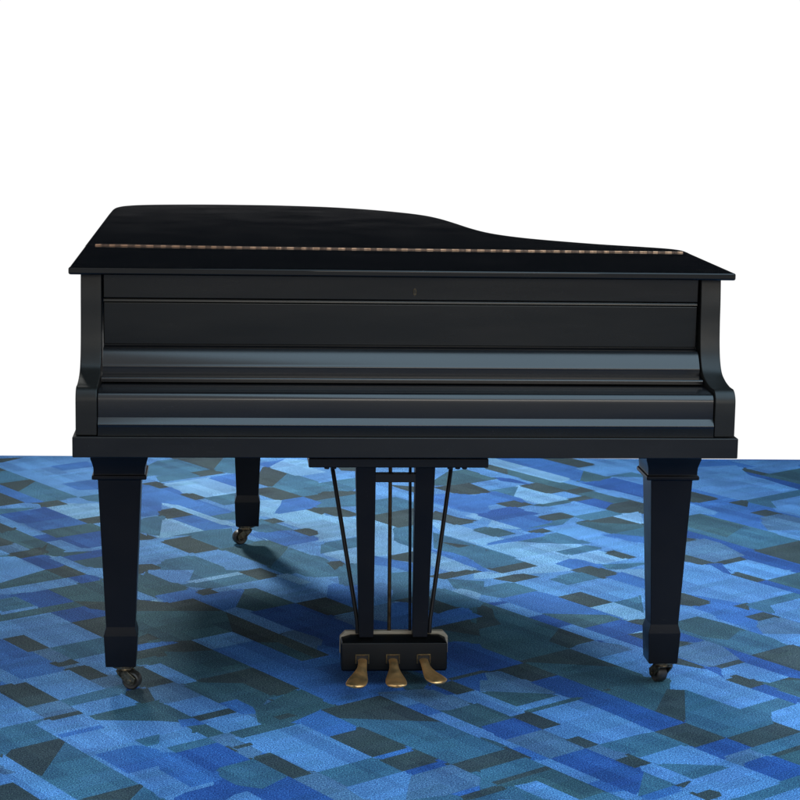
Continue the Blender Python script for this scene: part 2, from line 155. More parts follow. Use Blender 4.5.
# ------------------------------------------------------------------ the floor: patchwork loop carpet
CAR = "L-1225,2948,1766,2979,1249,1114,679,333,308,992,-629,921,-1110,1893;M1212,2973,1766,2979,942,5,635,168;L1237,2770,1385,2749,1621,2379,1353,2184,1191,2437;L1494,2732,1546,2769,1713,2745,1557,2632;K1458,2706,1494,2732,1582,2593,1546,2567;G1521,2606,1710,2743,1641,2418;D1401,2760,1455,2711,1548,2563,1502,2565;D1515,2545,1546,2567,1652,2400,1619,2297,1559,2435;T1353,2184,1584,2352,1620,2297,1460,2181,1442,2043;L1441,2167,1572,2262,1593,2251,1505,1906,1431,2023;K1146,2349,1180,2343,1269,2203,1187,2144,1133,2229;M1187,2144,1269,2203,1292,2167,1258,2078,1225,2084;L1105,2155,1155,2122,1317,1813,1168,1992,1064,1916;K1304,2148,1364,2192,1335,2100;M1266,2087,1335,1978,1367,1929,1293,1796,1193,1953;P1339,1921,1416,1977,1485,1869,1449,1740,1332,1741;K1331,1985,1386,2025,1416,1977,1361,1938;L1329,1727,1449,1740,1411,1604,1350,1591;T1055,1910,1145,1974,1383,1600,1219,1481,1157,1579,1026,1785;G1055,1910,1145,1974,1257,1798,1163,1645,1123,1708,1043,1833;K1193,1462,1383,1600,1413,1553,1323,1259;D1026,1785,1144,1569,1331,1246,1281,1163,1228,1247,1152,1366,1113,1633,1068,1627,1002,1674;K996,1647,1064,1613,993,1562;P986,1556,1087,1630,1125,1569,1162,1407,1046,1322,969,1444;K956,1463,1046,1322,999,1289,946,1372;K1057,1330,1138,1389,1157,1358,1074,1298;L930,1339,1009,1290,1048,1301,1110,1084,1085,1066,867,1048;L1047,1278,1157,1358,1262,1194,1172,1129,1126,1154;K1064,1175,1097,1198,1151,1114,1118,1090;K1151,1114,1251,1187,1288,1168,1222,1003;D1029,1297,1066,1301,1066,1172,1046,1204;D1110,1084,1151,1114,1192,1050;L900,1771,953,1687,910,1477,849,1328,853,1232,830,1352;M1227,2974,1782,2979,1722,2766,1450,2757,1180,2747;L1465,2882,1752,2872,1669,2713,1603,2665;L1330,2756,1474,2794,1479,2576,1289,2575;K539,2805,558,2797,613,2710,601,2611,533,2717;G613,2710,763,2481,856,2339,778,2333,603,2608;W560,2918,589,2923,823,2555,760,2479,560,2793;M591,2920,761,2925,908,2694,850,2478,816,2549;K768,2913,863,2923,948,2789,879,2739;L860,2724,971,2805,1112,2908,1110,2699,950,2583;G886,2683,956,2573,915,2503,843,2503;T960,2590,1049,2655,1101,2574;D859,2463,973,2546,1053,2421,1012,2223,911,2383;L859,2335,941,2335,1008,2231,926,2230;G761,2346,856,2340,958,2179,896,2134,825,2246;K617,2412,693,2467,768,2349,692,2294;K762,2345,824,2390,860,2334,798,2289;D507,2643,604,2524,651,2451,571,2510;L514,2747,637,2554,496,2570;K486,2536,501,2513,468,2489;T516,2338,615,2410,572,2249;W613,2418,754,2197,652,2124,573,2247;M464,2301,528,2318,580,2237,593,2143,519,2151,433,2088;K505,2141,565,2184,606,2120,546,2077;G631,2108,747,2193,756,2151,667,2087;K754,2197,824,2248,844,2216,774,2165;D443,2002,546,2077,607,1981,463,1875,413,1954;D774,2165,844,2216,927,2086,857,2036;L580,2024,774,2165,857,2036,732,1945,699,1996;K605,1924,701,1993,732,1945,636,1875;K883,2124,958,2179,997,2118,983,1990,887,1988,851,2044;T732,1945,857,2036,897,1971,773,1881;W856,1941,955,2013,929,1826;G714,1838,856,1941,932,1821,920,1775,806,1693;K755,1868,856,1941,930,1825,810,1844;M463,1875,581,1962,613,1912,667,1828,548,1742;T545,1763,660,1870,703,1902,659,1822;W417,1948,527,1774,444,1773,388,1861;G372,1743,435,1788,491,1700,429,1655;L620,1770,714,1838,806,1693,689,1608,661,1679;K558,1725,597,1753,610,1733,571,1705;M767,1689,913,1677,887,1566,822,1636;T832,1712,928,1781,908,1650,855,1676;W395,1708,452,1618,381,1567;M380,1539,571,1705,595,1668,495,1595;W396,1523,500,1599,697,1538,587,1435,504,1352;T495,1595,633,1696,712,1572,562,1572;T592,1462,691,1534,744,1512,660,1451,619,1421;M722,1556,722,1556,787,1455,776,1472,733,1539;L722,1556,811,1621,878,1515,832,1384,781,1464;K733,1564,811,1621,811,1621,746,1574;K739,1437,779,1467,822,1400,781,1370;W634,1397,723,1462,781,1370,692,1306;M550,1337,613,1383,722,1278,630,1211;T703,1289,850,1320,736,1237;K359,1529,393,1476,360,1483;T360,1483,393,1476,482,1336,373,1257,339,1310;W462,1367,592,1462,638,1391,567,1312,611,1242,405,1181,389,1194,514,1285;K373,1257,482,1336,514,1285,406,1206;K609,1245,668,1288,738,1178,653,1176;K4,2800,105,2783,98,2674,20,2691;T-87,2444,89,2572,14,2316,-95,2332;K-91,2292,-25,2340,71,2305,-97,2183;T-104,2178,48,2289,62,2112,-105,2081;K-112,2061,-42,2069,23,1967,-28,1930,-51,1967;W-110,1962,-59,1933,48,1904,26,1694,-116,1590;T-112,1556,17,1649,28,1546,-134,1428;W-107,1448,22,1542,-6,1291;K-135,1327,-70,1339,-55,1291,-107,1209,-137,1257;T-70,1283,15,1346,2,1185,-95,1186;L86,2268,224,2300,237,2137,171,2241,87,2179;T79,2174,171,2241,235,2141,233,2076,83,1967;K42,1937,202,2053,249,2051,224,1839,143,1779;W75,1886,130,1800,101,1423,29,1423;T123,1765,232,1844,183,1487,122,1584;K98,1423,198,1497,182,1324,100,1373;M29,1411,177,1277,164,1180,100,1281,23,1326;K174,2427,280,2382,260,2292,207,2374;W100,1618,184,1486,110,1432;G397,2650,455,2692,548,2547,395,2436,305,2433;K328,2387,435,2465,481,2358,495,2303,395,2282;M296,2268,387,2285,456,2237,453,1991,371,2012,272,2167;L283,2151,377,2002,453,1884,427,1801,266,2053;K290,2015,348,1924,408,1879,324,1818,258,1923;W371,1949,401,1972,429,1929,411,1886;W253,1889,297,1861,413,1678,386,1538,290,1689;T251,1698,293,1633,384,1490,355,1333,241,1511;K251,1596,344,1540,305,1512;W201,1459,331,1255,280,1188,197,1318;M221,1485,295,1427,347,1238,344,1235;T-638,2848,-580,2890,-456,2696,-549,2628,-632,2599;W-618,2578,-534,2639,-546,2630,-635,2565;T-633,2567,-527,2644,-489,2585,-620,2489;K-593,2910,-409,2928,-444,2706,-466,2711,-525,2804;T-440,2670,-402,2928,-321,2929,-323,2618;K-527,2644,-456,2696,-418,2636,-489,2585;M-463,2545,-336,2638,-334,2341;W-617,2433,-463,2545,-326,2330,-467,2227,-512,2297,-524,2287;M-634,2363,-585,2398,-550,2264,-511,2202,-381,1998,-451,1948,-595,2143,-622,2154;K-628,2425,-617,2433,-592,2393,-611,2379,-637,2363;K-552,2267,-512,2297,-467,2227,-508,2198;W-611,2136,-554,2109,-389,1851,-367,1816,-412,1824,-554,2047;T-467,2227,-332,2325,-328,2175,-401,2123;T-451,1948,-335,2032,-329,1905,-422,1902;M-574,1913,-502,1965,-394,1795,-465,1743,-528,1841;W-612,1885,-574,1913,-465,1743,-600,1645;T-613,1635,-477,1735,-392,1759,-389,1684,-540,1688;T-510,1658,-411,1730,-314,1578,-413,1506,-482,1615;K-621,2016,-562,2059,-502,1965,-574,1913,-611,1972;K-598,1594,-510,1658,-418,1514,-506,1450;L-580,1566,-506,1450,-595,1386;T-586,1350,-472,1433,-471,1190,-584,1192;L-491,1419,-400,1485,-275,1289,-394,1203,-465,1190,-443,1344;T-471,1190,-465,1379,-403,1282,-392,1190;G-413,1506,-267,1613,-210,1524,-232,1425,-272,1284;T-232,1425,-206,1519,-113,1373,-72,1186,-194,1162,-258,1263;K-381,1173,-292,1238,-257,1182;L-294,2871,-186,2950,-243,2744,-308,2743;M-295,2806,-194,2879,-250,2734;W-244,2725,-175,2885,-103,2855,-113,2740,-60,2657,-156,2587;K-262,2753,-184,2630,-243,2400,-290,2474;K-316,2337,-239,2393,-193,2322,-271,2266;T-242,2398,-184,2630,-155,2584,-92,2486,-90,2278,-141,2241;K-271,2266,-193,2322,-141,2241,-219,2184;M-233,1974,-214,2188,-141,2241,-82,2147,-122,2055;W-307,2173,-221,2179,-265,1948,-309,1963;W-265,1951,-139,2042,-91,1966,-105,1764,-153,1775;K-141,2241,-90,2278,-51,2217,-102,2180;K-139,2042,-112,2062,-82,2015,-97,1976;T-286,1894,-254,1843,-203,1762,-274,1710,-310,1766;K-277,1879,-238,1908,-219,1877,-258,1849;M-323,1702,-189,1740,-116,1626,-224,1547;K-186,1736,-146,1764,-109,1706,-148,1677;W-333,1717,-249,1585,-277,1630;L-209,1523,-108,1596,-119,1425,-157,1441;L-1268,2948,-761,2953,-640,1673,-936,2221,-1157,2652,-1255,2806;K-1261,2882,-1135,2913,-1200,2822,-1247,2788;M-1190,2721,-1071,2808,-1071,2808,-1169,2736;M-1029,2752,-904,2843,-852,2762,-977,2671;M-960,2445,-820,2547,-799,2362,-896,2344;K-1240,2782,-1171,2674,-1211,2645;T-1211,2645,-1171,2674,-1075,2523,-1178,2448,-1203,2488;T-1096,2319,-1069,2515,-890,2234,-919,2214,-994,2159,-1057,2257;K-1178,2448,-1075,2523,-1054,2491,-1096,2319,-1151,2406;M-1172,2438,-1097,2320,-989,2151,-1052,2142,-1140,2281,-1173,2332;L-1180,2344,-1160,2313,-1094,2209,-1140,2281;K-1174,2297,-1140,2281,-1056,2148,-1151,2079;L-1136,2090,-1063,2143,-1006,2127,-997,2063,-1112,1979;W-981,2075,-905,2130,-786,2142,-778,1967,-869,1900;K-1021,2139,-964,2181,-923,2117,-981,2075;K-869,1900,-775,1969,-769,1888,-832,1842;T-890,2234,-798,2302,-786,2142,-853,2176;T-1146,2052,-1008,2075,-1045,2028,-1135,1962;D-1124,1971,-981,2075,-892,1936,-1021,1843,-1046,1849;G-1025,1840,-892,1936,-869,1900,-978,1821;M-1032,1835,-892,1936,-832,1842,-972,1741;G-972,1741,-832,1842,-773,1750,-801,1730,-913,1648;D-913,1648,-771,1752,-768,1557,-827,1514;L-1138,1994,-1037,1835,-1058,1779,-1130,1891;L-1034,1838,-1013,1805,-946,1701,-989,1670,-1048,1763;D-989,1670,-946,1701,-898,1624,-940,1593;G-1117,1871,-1098,1841,-870,1483,-907,1456,-996,1598,-1083,1733;L-940,1593,-898,1624,-827,1514,-870,1483;K-1110,1860,-1044,1756,-1081,1730,-1121,1793;K-1109,1685,-1034,1566,-1081,1531;K-1037,1453,-945,1520,-933,1582,-933,1437,-997,1390;P-1086,1528,-1034,1566,-986,1490,-1041,1450,-1083,1482;L-1070,1504,-1037,1453,-1082,1420;L-1087,1372,-1004,1401,-912,1256,-1068,1143;D-997,1390,-938,1433,-853,1299,-912,1256;G-939,1444,-748,1479,-736,1286,-798,1287,-883,1419;D-876,1409,-758,1495,-743,1427,-842,1355;L-908,1386,-876,1409,-754,1217,-712,1152,-788,1197;K-912,1256,-853,1299,-791,1202,-850,1159;M-735,2428,-626,2429,-620,1978,-701,1919;K-676,2449,-643,2473,-592,2393,-625,2369;T-716,1864,-601,1948,-601,1685,-701,1739;K-699,1764,-676,1728,-616,1634,-678,1589;L-695,1606,-599,1632,-589,1332,-680,1309;K-680,1297,-617,1309,-585,1260,-671,1197;T-679,2740,-640,2850,-597,2851,-596,2642,-668,2590;L895,1234,1031,1227,1193,973,1039,861,847,1007;L1097,1198,1140,1229,1258,1230,1154,1110;K1059,1184,1097,1199,1151,1114,1118,1090;G1151,1114,1276,1205,1225,998;D1031,1227,1059,1184,1124,1081,1112,1099;D1118,1090,1151,1114,1232,986,1222,927,1166,1015;T1021,848,1193,973,1219,931,1102,846,1081,754;L1089,837,1182,904,1200,894,1139,664,1085,749;K838,964,871,963,933,865,890,834,820,879;M869,818,933,865,951,837,937,784,894,778;L811,837,867,821,979,598,863,731,787,675;K1001,833,1025,851,1016,809;M949,793,998,715,1021,679,980,599,907,713;P1011,677,1072,722,1125,639,1106,557,1011,559;K997,717,1050,756,1072,722,1019,683;L1008,549,1106,557,1080,465,1031,457;T781,671,863,731,1038,457,916,369,867,446,769,599;G781,671,863,731,948,599,892,505,836,535,777,629;K916,369,1038,457,1063,417,1010,222;D769,599,867,446,1015,213,982,157,941,221,884,310,836,488,798,485,743,517;K739,499,794,476,740,437;P735,433,831,503,862,454,882,337,797,275,736,370;K707,371,778,258,763,260,698,307;K802,279,873,330,889,310,816,257;L695,290,762,255,781,254,870,114,839,91,652,89;L811,253,886,307,965,183,905,139,868,163;K803,167,846,198,890,128,848,97;K907,140,964,182,997,168,959,58;D777,259,808,262,804,166,800,198;D858,105,890,128,918,85;L660,587,700,525,674,385,628,283,635,217,612,300;K381,1239,453,1240,413,1211;W327,1205,362,1206,392,1160,320,1147;T300,1012,416,1096,473,1006,364,927,294,971;L416,1096,512,1166,678,1137,757,1013,728,839,660,882,590,991,521,940,495,972;T522,1132,630,1211,674,1143,565,1064;K380,1138,450,1189,492,1152,427,1104;K617,1232,705,1230,733,1186,674,1143;W737,1232,807,1235,806,1123;M698,1161,755,1202,806,1123,778,1035;W581,820,662,879,719,789,719,708,654,704;T662,879,743,937,721,786;K517,938,590,991,662,879,588,825;M350,916,455,992,518,936,590,822,661,712,624,685,441,774,384,863;G444,768,625,750,653,706,537,622;L317,960,352,905,386,860,433,786,402,735,337,838,297,878,255,921,272,971;D381,867,435,783,466,636,406,729,312,876,362,897;D406,729,450,760,510,665,547,607,594,533,560,488;L331,848,374,879,450,760,406,729;L470,628,513,660,597,528,650,446,539,520;D537,622,640,697,705,640,692,599,596,530;K588,523,624,550,624,550,590,525;W630,554,697,603,693,580;K640,564,694,583,679,502;D596,530,641,562,683,497,658,433;K678,684,716,712,699,652;G283,922,354,811,472,625,446,514,517,503,473,438,324,330,237,467,217,499;K287,870,320,820,316,724,325,665,251,611;K472,625,539,520,467,439,426,503;K259,505,372,587,369,585,248,497;G338,316,480,419,523,351,570,278,611,214,587,75,487,81,400,218;K346,346,468,435,482,421,345,321,262,261,241,270;D234,472,335,314,217,228;K346,322,480,419,552,305,572,275;P469,437,543,491,628,424,524,349;L524,349,646,438,666,420,626,190;P187,227,270,247,365,98,171,85;D335,163,403,213,482,90,355,81;K267,265,338,316,403,213,332,162;M-218,527,-17,348,12,104,-206,34,-220,172;K-210,882,-124,944,-44,818,-128,757,-145,782;M-146,1075,1,1084,-15,830,-52,829,-117,932;T-68,1267,10,1220,1,1084,-68,1063;L11,1062,69,1017,48,885,-7,845;P-12,841,53,889,44,690,-11,730;M46,856,92,889,117,850,110,670,33,614;T78,1196,149,1218,128,957,59,906;K74,904,127,942,130,879;D-163,813,-67,662,-61,423,-156,573;P-113,735,-28,797,-44,626;M143,809,217,692,117,619;T183,1013,212,1034,306,885,289,835,224,836,161,934;K157,941,224,836,169,768,134,822;W229,1011,267,1038,308,973,294,905,242,986;L195,1108,248,1024,227,1009,201,1050;T243,1126,321,1102,308,992,251,1037;K193,1167,299,1244,325,1222,223,1148;M169,767,237,816,285,741,217,692;K125,625,237,706,264,664,255,554,183,602;G158,612,253,558,169,497;D147,502,246,482,257,325,208,250,143,353;D112,202,228,286,229,99,54,42;K132,190,222,256,245,249,142,174;L-620,1250,-489,1248,-500,1126,-536,1100,-617,1158;T-489,1248,-338,1244,-500,1126;W-499,1127,-363,1225,-346,1199,-481,1100;T-513,1078,-346,1199,-303,1132,-428,1041;K-363,1225,-309,1265,-250,1171,-303,1132;L-439,1033,-311,1126,-284,1146,-196,1210,-111,1077,-122,946,-210,882,-314,1044,-419,1002;W-250,1171,-215,1196,-157,1103,-191,1078;K-482,1001,-439,1033,-415,996,-459,964;G-621,1219,-577,1150,-501,1030,-595,962,-635,1025;M-595,962,-501,1030,-459,964,-356,1039,-346,1023,-370,845,-402,805,-486,936,-549,890;G-370,845,-344,1033,-314,1044,-210,882,-320,802;D-333,792,-208,883,-144,783,-80,682,-73,441,-153,538,-227,626;L-405,809,-363,839,-226,623,-259,581;P-257,577,-215,607,-162,523,-169,439,-197,483;K-601,852,-571,874,-486,936,-403,806,-603,809;G-603,809,-403,806,-308,658,-385,602,-485,529,-591,507;K-396,796,-162,428,-139,393,-210,341,-322,518,-379,606,-308,658;M-430,447,-326,523,-272,438,-202,330,-166,334,-147,175,-221,120;G-315,507,-264,506,-176,366,-210,341;L-483,531,-379,606,-326,523,-430,447;K-589,454,-483,531,-426,441,-499,426,-588,437;G-588,437,-499,426,-419,430,-330,291,-396,242,-465,192,-499,246,-583,378;M-555,334,-465,192,-505,163,-541,219;K-465,192,-330,291,-220,119,-288,96,-434,144;K-571,228,-517,178,-548,155;L-1056,1396,-1005,1403,-912,1257,-1024,1107;G-1023,1096,-907,1249,-850,1159,-1015,1039;K-904,1244,-860,1309,-791,1202,-850,1159;D-841,1166,-791,1202,-738,1119,-800,1100;L-1019,1037,-850,1159,-808,1093,-926,1007,-1012,993;K-1000,953,-935,1000,-935,1000,-1013,943;G-886,1036,-808,1093,-746,1138,-703,901,-807,912;K-807,912,-703,891,-699,820,-756,832;D-973,972,-886,1036,-750,822,-689,778,-797,700,-854,789,-904,866;T-1001,922,-960,952,-905,865,-986,806;L-990,803,-904,865,-893,843,-985,776;G-987,774,-891,844,-804,907,-774,860,-983,709;L-987,706,-860,798,-708,559,-832,469,-908,587,-962,548;K-797,700,-703,768,-685,572,-707,558;K-958,551,-908,587,-832,469,-882,432;T-832,469,-705,561,-669,438,-767,366;P-866,444,-832,469,-773,375,-798,338,-838,400;M-959,553,-882,431,-811,320,-782,274,-875,206,-948,319;L-767,366,-669,438,-666,295,-666,246,-678,240,-725,306;L-875,206,-770,282,-669,123,-774,46;K-808,337,-768,366,-757,348,-794,321;K-770,282,-726,314,-673,231,-717,198;P-717,198,-673,231,-632,167,-641,120,-676,135;L-944,313,-884,219,-827,130,-861,123,-924,223;K-656,921,-574,889,-571,808,-650,809;L-663,1070,-575,931,-556,902,-644,1039;G-662,1221,-589,1107,-589,953,-673,1085;G-650,809,-539,808,-532,542,-638,544;K-634,537,-594,594,-562,545,-615,506;M-630,466,-554,521,-523,501,-562,474,-629,424;K-629,424,-562,474,-538,393,-629,361;G-625,354,-569,394,-519,315,-553,291;L-594,303,-554,332,-465,192,-505,163,-545,224;K-626,294,-592,298,-516,179,-580,133;K-617,105,-577,135,-556,38,-586,16;P-578,134,-516,179,-457,87,-520,41;T784,-58,895,22,926,-26,870,-67,841,-117,835,-164,706,-257,694,-243,636,-152,688,92,768,-34;L662,134,686,162,768,222,806,162,895,22,784,-58,768,-34;K806,162,875,171,884,123,848,97;G891,128,936,161,985,160,950,35;D848,97,870,114,938,8,925,-25,897,20;K565,-41,607,106,683,88,634,-154,630,-142;T577,122,609,113,582,-31,547,-30;L851,-82,929,-24,934,-25,881,-216,836,-146;D560,-33,636,-152,563,-205,528,-172;K553,-212,636,-152,704,-259,621,-319;K704,-259,843,-158,884,-222,745,-323;T668,-380,878,-226,859,-307,774,-369,697,-426;K774,-369,851,-313,849,-338,785,-384;G785,-384,849,-338,819,-437;D699,-429,753,-359,815,-456,800,-494,759,-523;P668,-380,735,-331,764,-376,697,-425;D621,-319,704,-259,745,-323,662,-384;T522,-207,547,-203,605,-294,485,-381;L486,-381,593,-303,673,-430,510,-419;T512,-423,667,-447,572,-517;L477,-433,511,-422,572,-517,529,-548,474,-461;T478,-468,529,-548,436,-615;M436,-615,525,-551,538,-567,464,-621;K528,-548,562,-524,573,-542,541,-565;L573,-516,679,-439,748,-547,641,-625,608,-638,610,-592,592,-577,561,-599,541,-567;K561,-599,593,-576,608,-601,577,-624;T641,-625,803,-507,787,-566,687,-638,632,-639;L696,-631,787,-566,763,-643;P210,178,320,168,378,77,200,92;G199,85,382,55,270,-27;L261,-34,381,54,406,32,255,-78;G287,-54,402,29,490,80,413,12,298,-71;G427,176,599,185,673,167,584,-70,497,67;D340,150,371,190,425,179,494,71,440,32,402,53;D423,19,494,71,563,-38,636,-152,553,-212,498,-112;L298,-71,411,11,530,-177,553,-212,518,-228,414,-294,378,-237,349,-258,306,-190,353,-156;K252,-105,298,-71,353,-156,306,-190;K487,90,508,106,514,95,503,85;T414,-294,517,-229,553,-212,605,-294,500,-371,442,-338;P381,-318,414,-294,463,-371,430,-395;D171,-166,253,-107,306,-190,201,-266;P213,-258,306,-190,348,-261,381,-318,293,-382;D293,-382,381,-318,431,-395,471,-458,435,-605,373,-507;K345,-261,378,-237,414,-294,381,-318;K430,-395,463,-371,489,-413,456,-436;T136,-447,242,-370,278,-427,150,-520,132,-493;G152,-543,289,-444,377,-582,316,-626,244,-514,199,-547;L166,-184,213,-257,241,-300,221,-314,160,-219;M221,-314,241,-300,291,-379,272,-394;L262,-401,296,-388,377,-514,347,-535;M347,-535,377,-514,420,-581,380,-586;L381,-588,420,-581,440,-613,410,-634;G163,-223,208,-293,144,-373;K137,-376,209,-323,240,-372,139,-445;K150,-520,278,-427,288,-445,160,-537;M139,-504,160,-537,122,-565;K116,-570,155,-541,168,-569,117,-606;L194,-542,248,-519,303,-606,317,-628,244,-622;T114,-608,197,-548,244,-622;T315,-627,377,-582,408,-629;G-224,64,-140,-10,-175,-36,-208,-32;M-158,21,-44,103,-39,63,-139,-9;M-180,-39,-141,-99,-105,-127,-108,-181,-168,-224,-189,-207;T-141,-99,86,-131,159,-245,218,-337,146,-361,79,-410,-3,-292,-91,-167,-105,-157;K-180,-39,-38,64,51,-76,87,-131,-141,-99;P-36,83,91,105,166,-11,112,-50,88,-50,12,68;L-36,61,10,71,51,8,14,-18;M14,-18,51,8,95,-62,59,-88;L59,-88,95,-62,168,-176,194,-217,190,-266,159,-232,83,-126;K-170,-226,-90,-168,-4,-304,-84,-362;M-82,-361,-4,-304,8,-322,-64,-374;K-72,-380,8,-322,53,-393,-27,-451;L-184,-204,-84,-361,-95,-370,-200,-446;T-203,-449,-84,-362,-27,-451,-146,-538;T69,-417,134,-459,132,-493,160,-536,139,-622,-34,-617,-14,-478;P-14,-478,79,-410,132,-493,123,-540,47,-595,-34,-617;D-21,-446,53,-393,69,-417,-17,-480;L-158,-546,-35,-457,-9,-467,-38,-617,-119,-608;P-198,-483,-156,-549,-119,-608,-206,-611;K-188,-584,-156,-561,-150,-576,-179,-598;K79,-410,143,-363,205,-318,240,-372,136,-447,113,-463;K77,-598,122,-565,155,-541,168,-569,103,-616,82,-621;M58,-587,123,-540,122,-565,77,-598;K96,140,142,174,190,99,143,65;G95,-62,184,2,253,-107,165,-171;L143,65,190,99,205,75,269,-26,271,-66,241,-88,191,-10;L-567,-94,-470,-103,-466,-298,-559,-295;K-456,209,-305,213,-238,108,-341,33,-369,41,-449,167;G-454,175,-354,166,-292,69,-357,22,-319,-37,-370,44,-411,15,-452,79,-495,146;P-554,149,-493,144,-448,73,-526,16,-558,28;G-544,13,-529,9,-470,-84,-397,-197,-433,-224,-477,-155,-501,-117,-540,-108,-585,-100;M-501,-102,-466,-90,-439,-133,-491,-151;L-537,-260,-450,-197,-433,-224,-512,-291,-535,-319;T-521,-287,-433,-224,-412,-257,-500,-321;D-500,-321,-412,-257,-341,-369,-407,-416,-420,-446;T-407,-416,-335,-364,-266,-471,-320,-545,-373,-520,-407,-467;D-496,-590,-407,-467,-368,-528,-316,-545,-266,-471,-205,-567,-147,-659,-495,-646;L-535,-319,-512,-302,-420,-446,-418,-519,-492,-573,-506,-609,-530,-571;M-533,-317,-502,-318,-455,-391,-397,-482,-463,-531,-535,-418;L-375,-574,-350,-556,-315,-611,-393,-605;L-531,12,-448,73,-388,-21,-471,-81;K-471,-81,-388,-21,-369,-51,-452,-112;L-452,-112,-369,-51,-314,-137,-397,-197;M-411,15,-370,44,-333,-15,-327,-51,-368,-53;G-317,-36,-219,116,-170,40,-182,-40,-246,-147,-273,-167,-360,-230,-386,-189,-311,-134;P-427,-219,-397,-197,-325,-311,-336,-363,-380,-293;K-381,-287,-342,-259,-334,-274,-371,-301;L-360,-230,-228,-134,-187,-199,-84,-361,-95,-370,-195,-442,-224,-443,-311,-307;K-335,-364,-293,-334,-215,-457,-256,-487;P-256,-487,-216,-458,-197,-459,-150,-545,-119,-608,-177,-611;K-289,-85,-255,-60,-233,-78,-274,-108;M-266,190,-224,124,-183,59,-161,25,-144,170,-209,204;M-252,-130,-180,-39,-141,-99,-171,-224,-187,-199,-230,-132;T-887,-147,-796,-81,-811,-129,-537,-558,-524,-601,-685,-598,-865,-315;K-922,145,-864,187,-774,46,-844,-5,-914,105;L-914,105,-796,-81,-887,-147;P-844,-5,-774,46,-741,-5,-725,-30,-796,-81;K-793,-78,-725,-30,-712,-51,-778,-99;T-774,46,-684,123,-633,172,-638,82,-746,3;L-746,3,-641,80,-596,9,-701,-68,-718,-42;G-701,-68,-586,16,-547,45,-540,-108,-682,-98;L-814,-125,-712,-51,-682,-98,-540,-113,-527,-574;M-759,-195,-670,-131,-659,-152,-747,-216;M-670,-327,-590,-269,-569,-275,-534,-302,-532,-400,-595,-446;T-591,-235,-538,-197,-537,-260,-563,-279;K-856,-329,-848,-290,-753,-220,-738,-244,-769,-455,-783,-443;K-674,-585,-567,-508,-559,-520,-583,-599,-682,-595;L-856,-329,-687,-595,-759,-592,-813,-522,-846,-484;P-874,-385,-823,-431,-843,-445,-869,-428;L-862,-430,-824,-490,-857,-514;K-847,-507,-824,-490,-758,-594,-839,-590"
COL = {'W': (.112,.275,.560), 'L': (.064,.196,.510), 'M': (.030,.118,.410), 'D': (.018,.074,.300), 'T': (.032,.112,.232), 'G': (.029,.084,.142), 'K': (.028,.053,.078), 'P': (.052,.136,.310)}
def clip(poly, bounds):
    x0, x1, y0, y1 = bounds
    for ax, lim, sg in ((0, x0, 1), (0, x1, -1), (1, y0, 1), (1, y1, -1)):
        out = []
        for i in range(len(poly)):
            a, b = poly[i-1], poly[i]
            ia, ib = (a[ax]-lim)*sg >= 0, (b[ax]-lim)*sg >= 0
            if ia != ib:
                t = (lim-a[ax])/(b[ax]-a[ax]); out.append((a[0]+(b[0]-a[0])*t, a[1]+(b[1]-a[1])*t))
            if ib: out.append(b)
        poly = out
        if len(poly) < 3: return None
    return poly
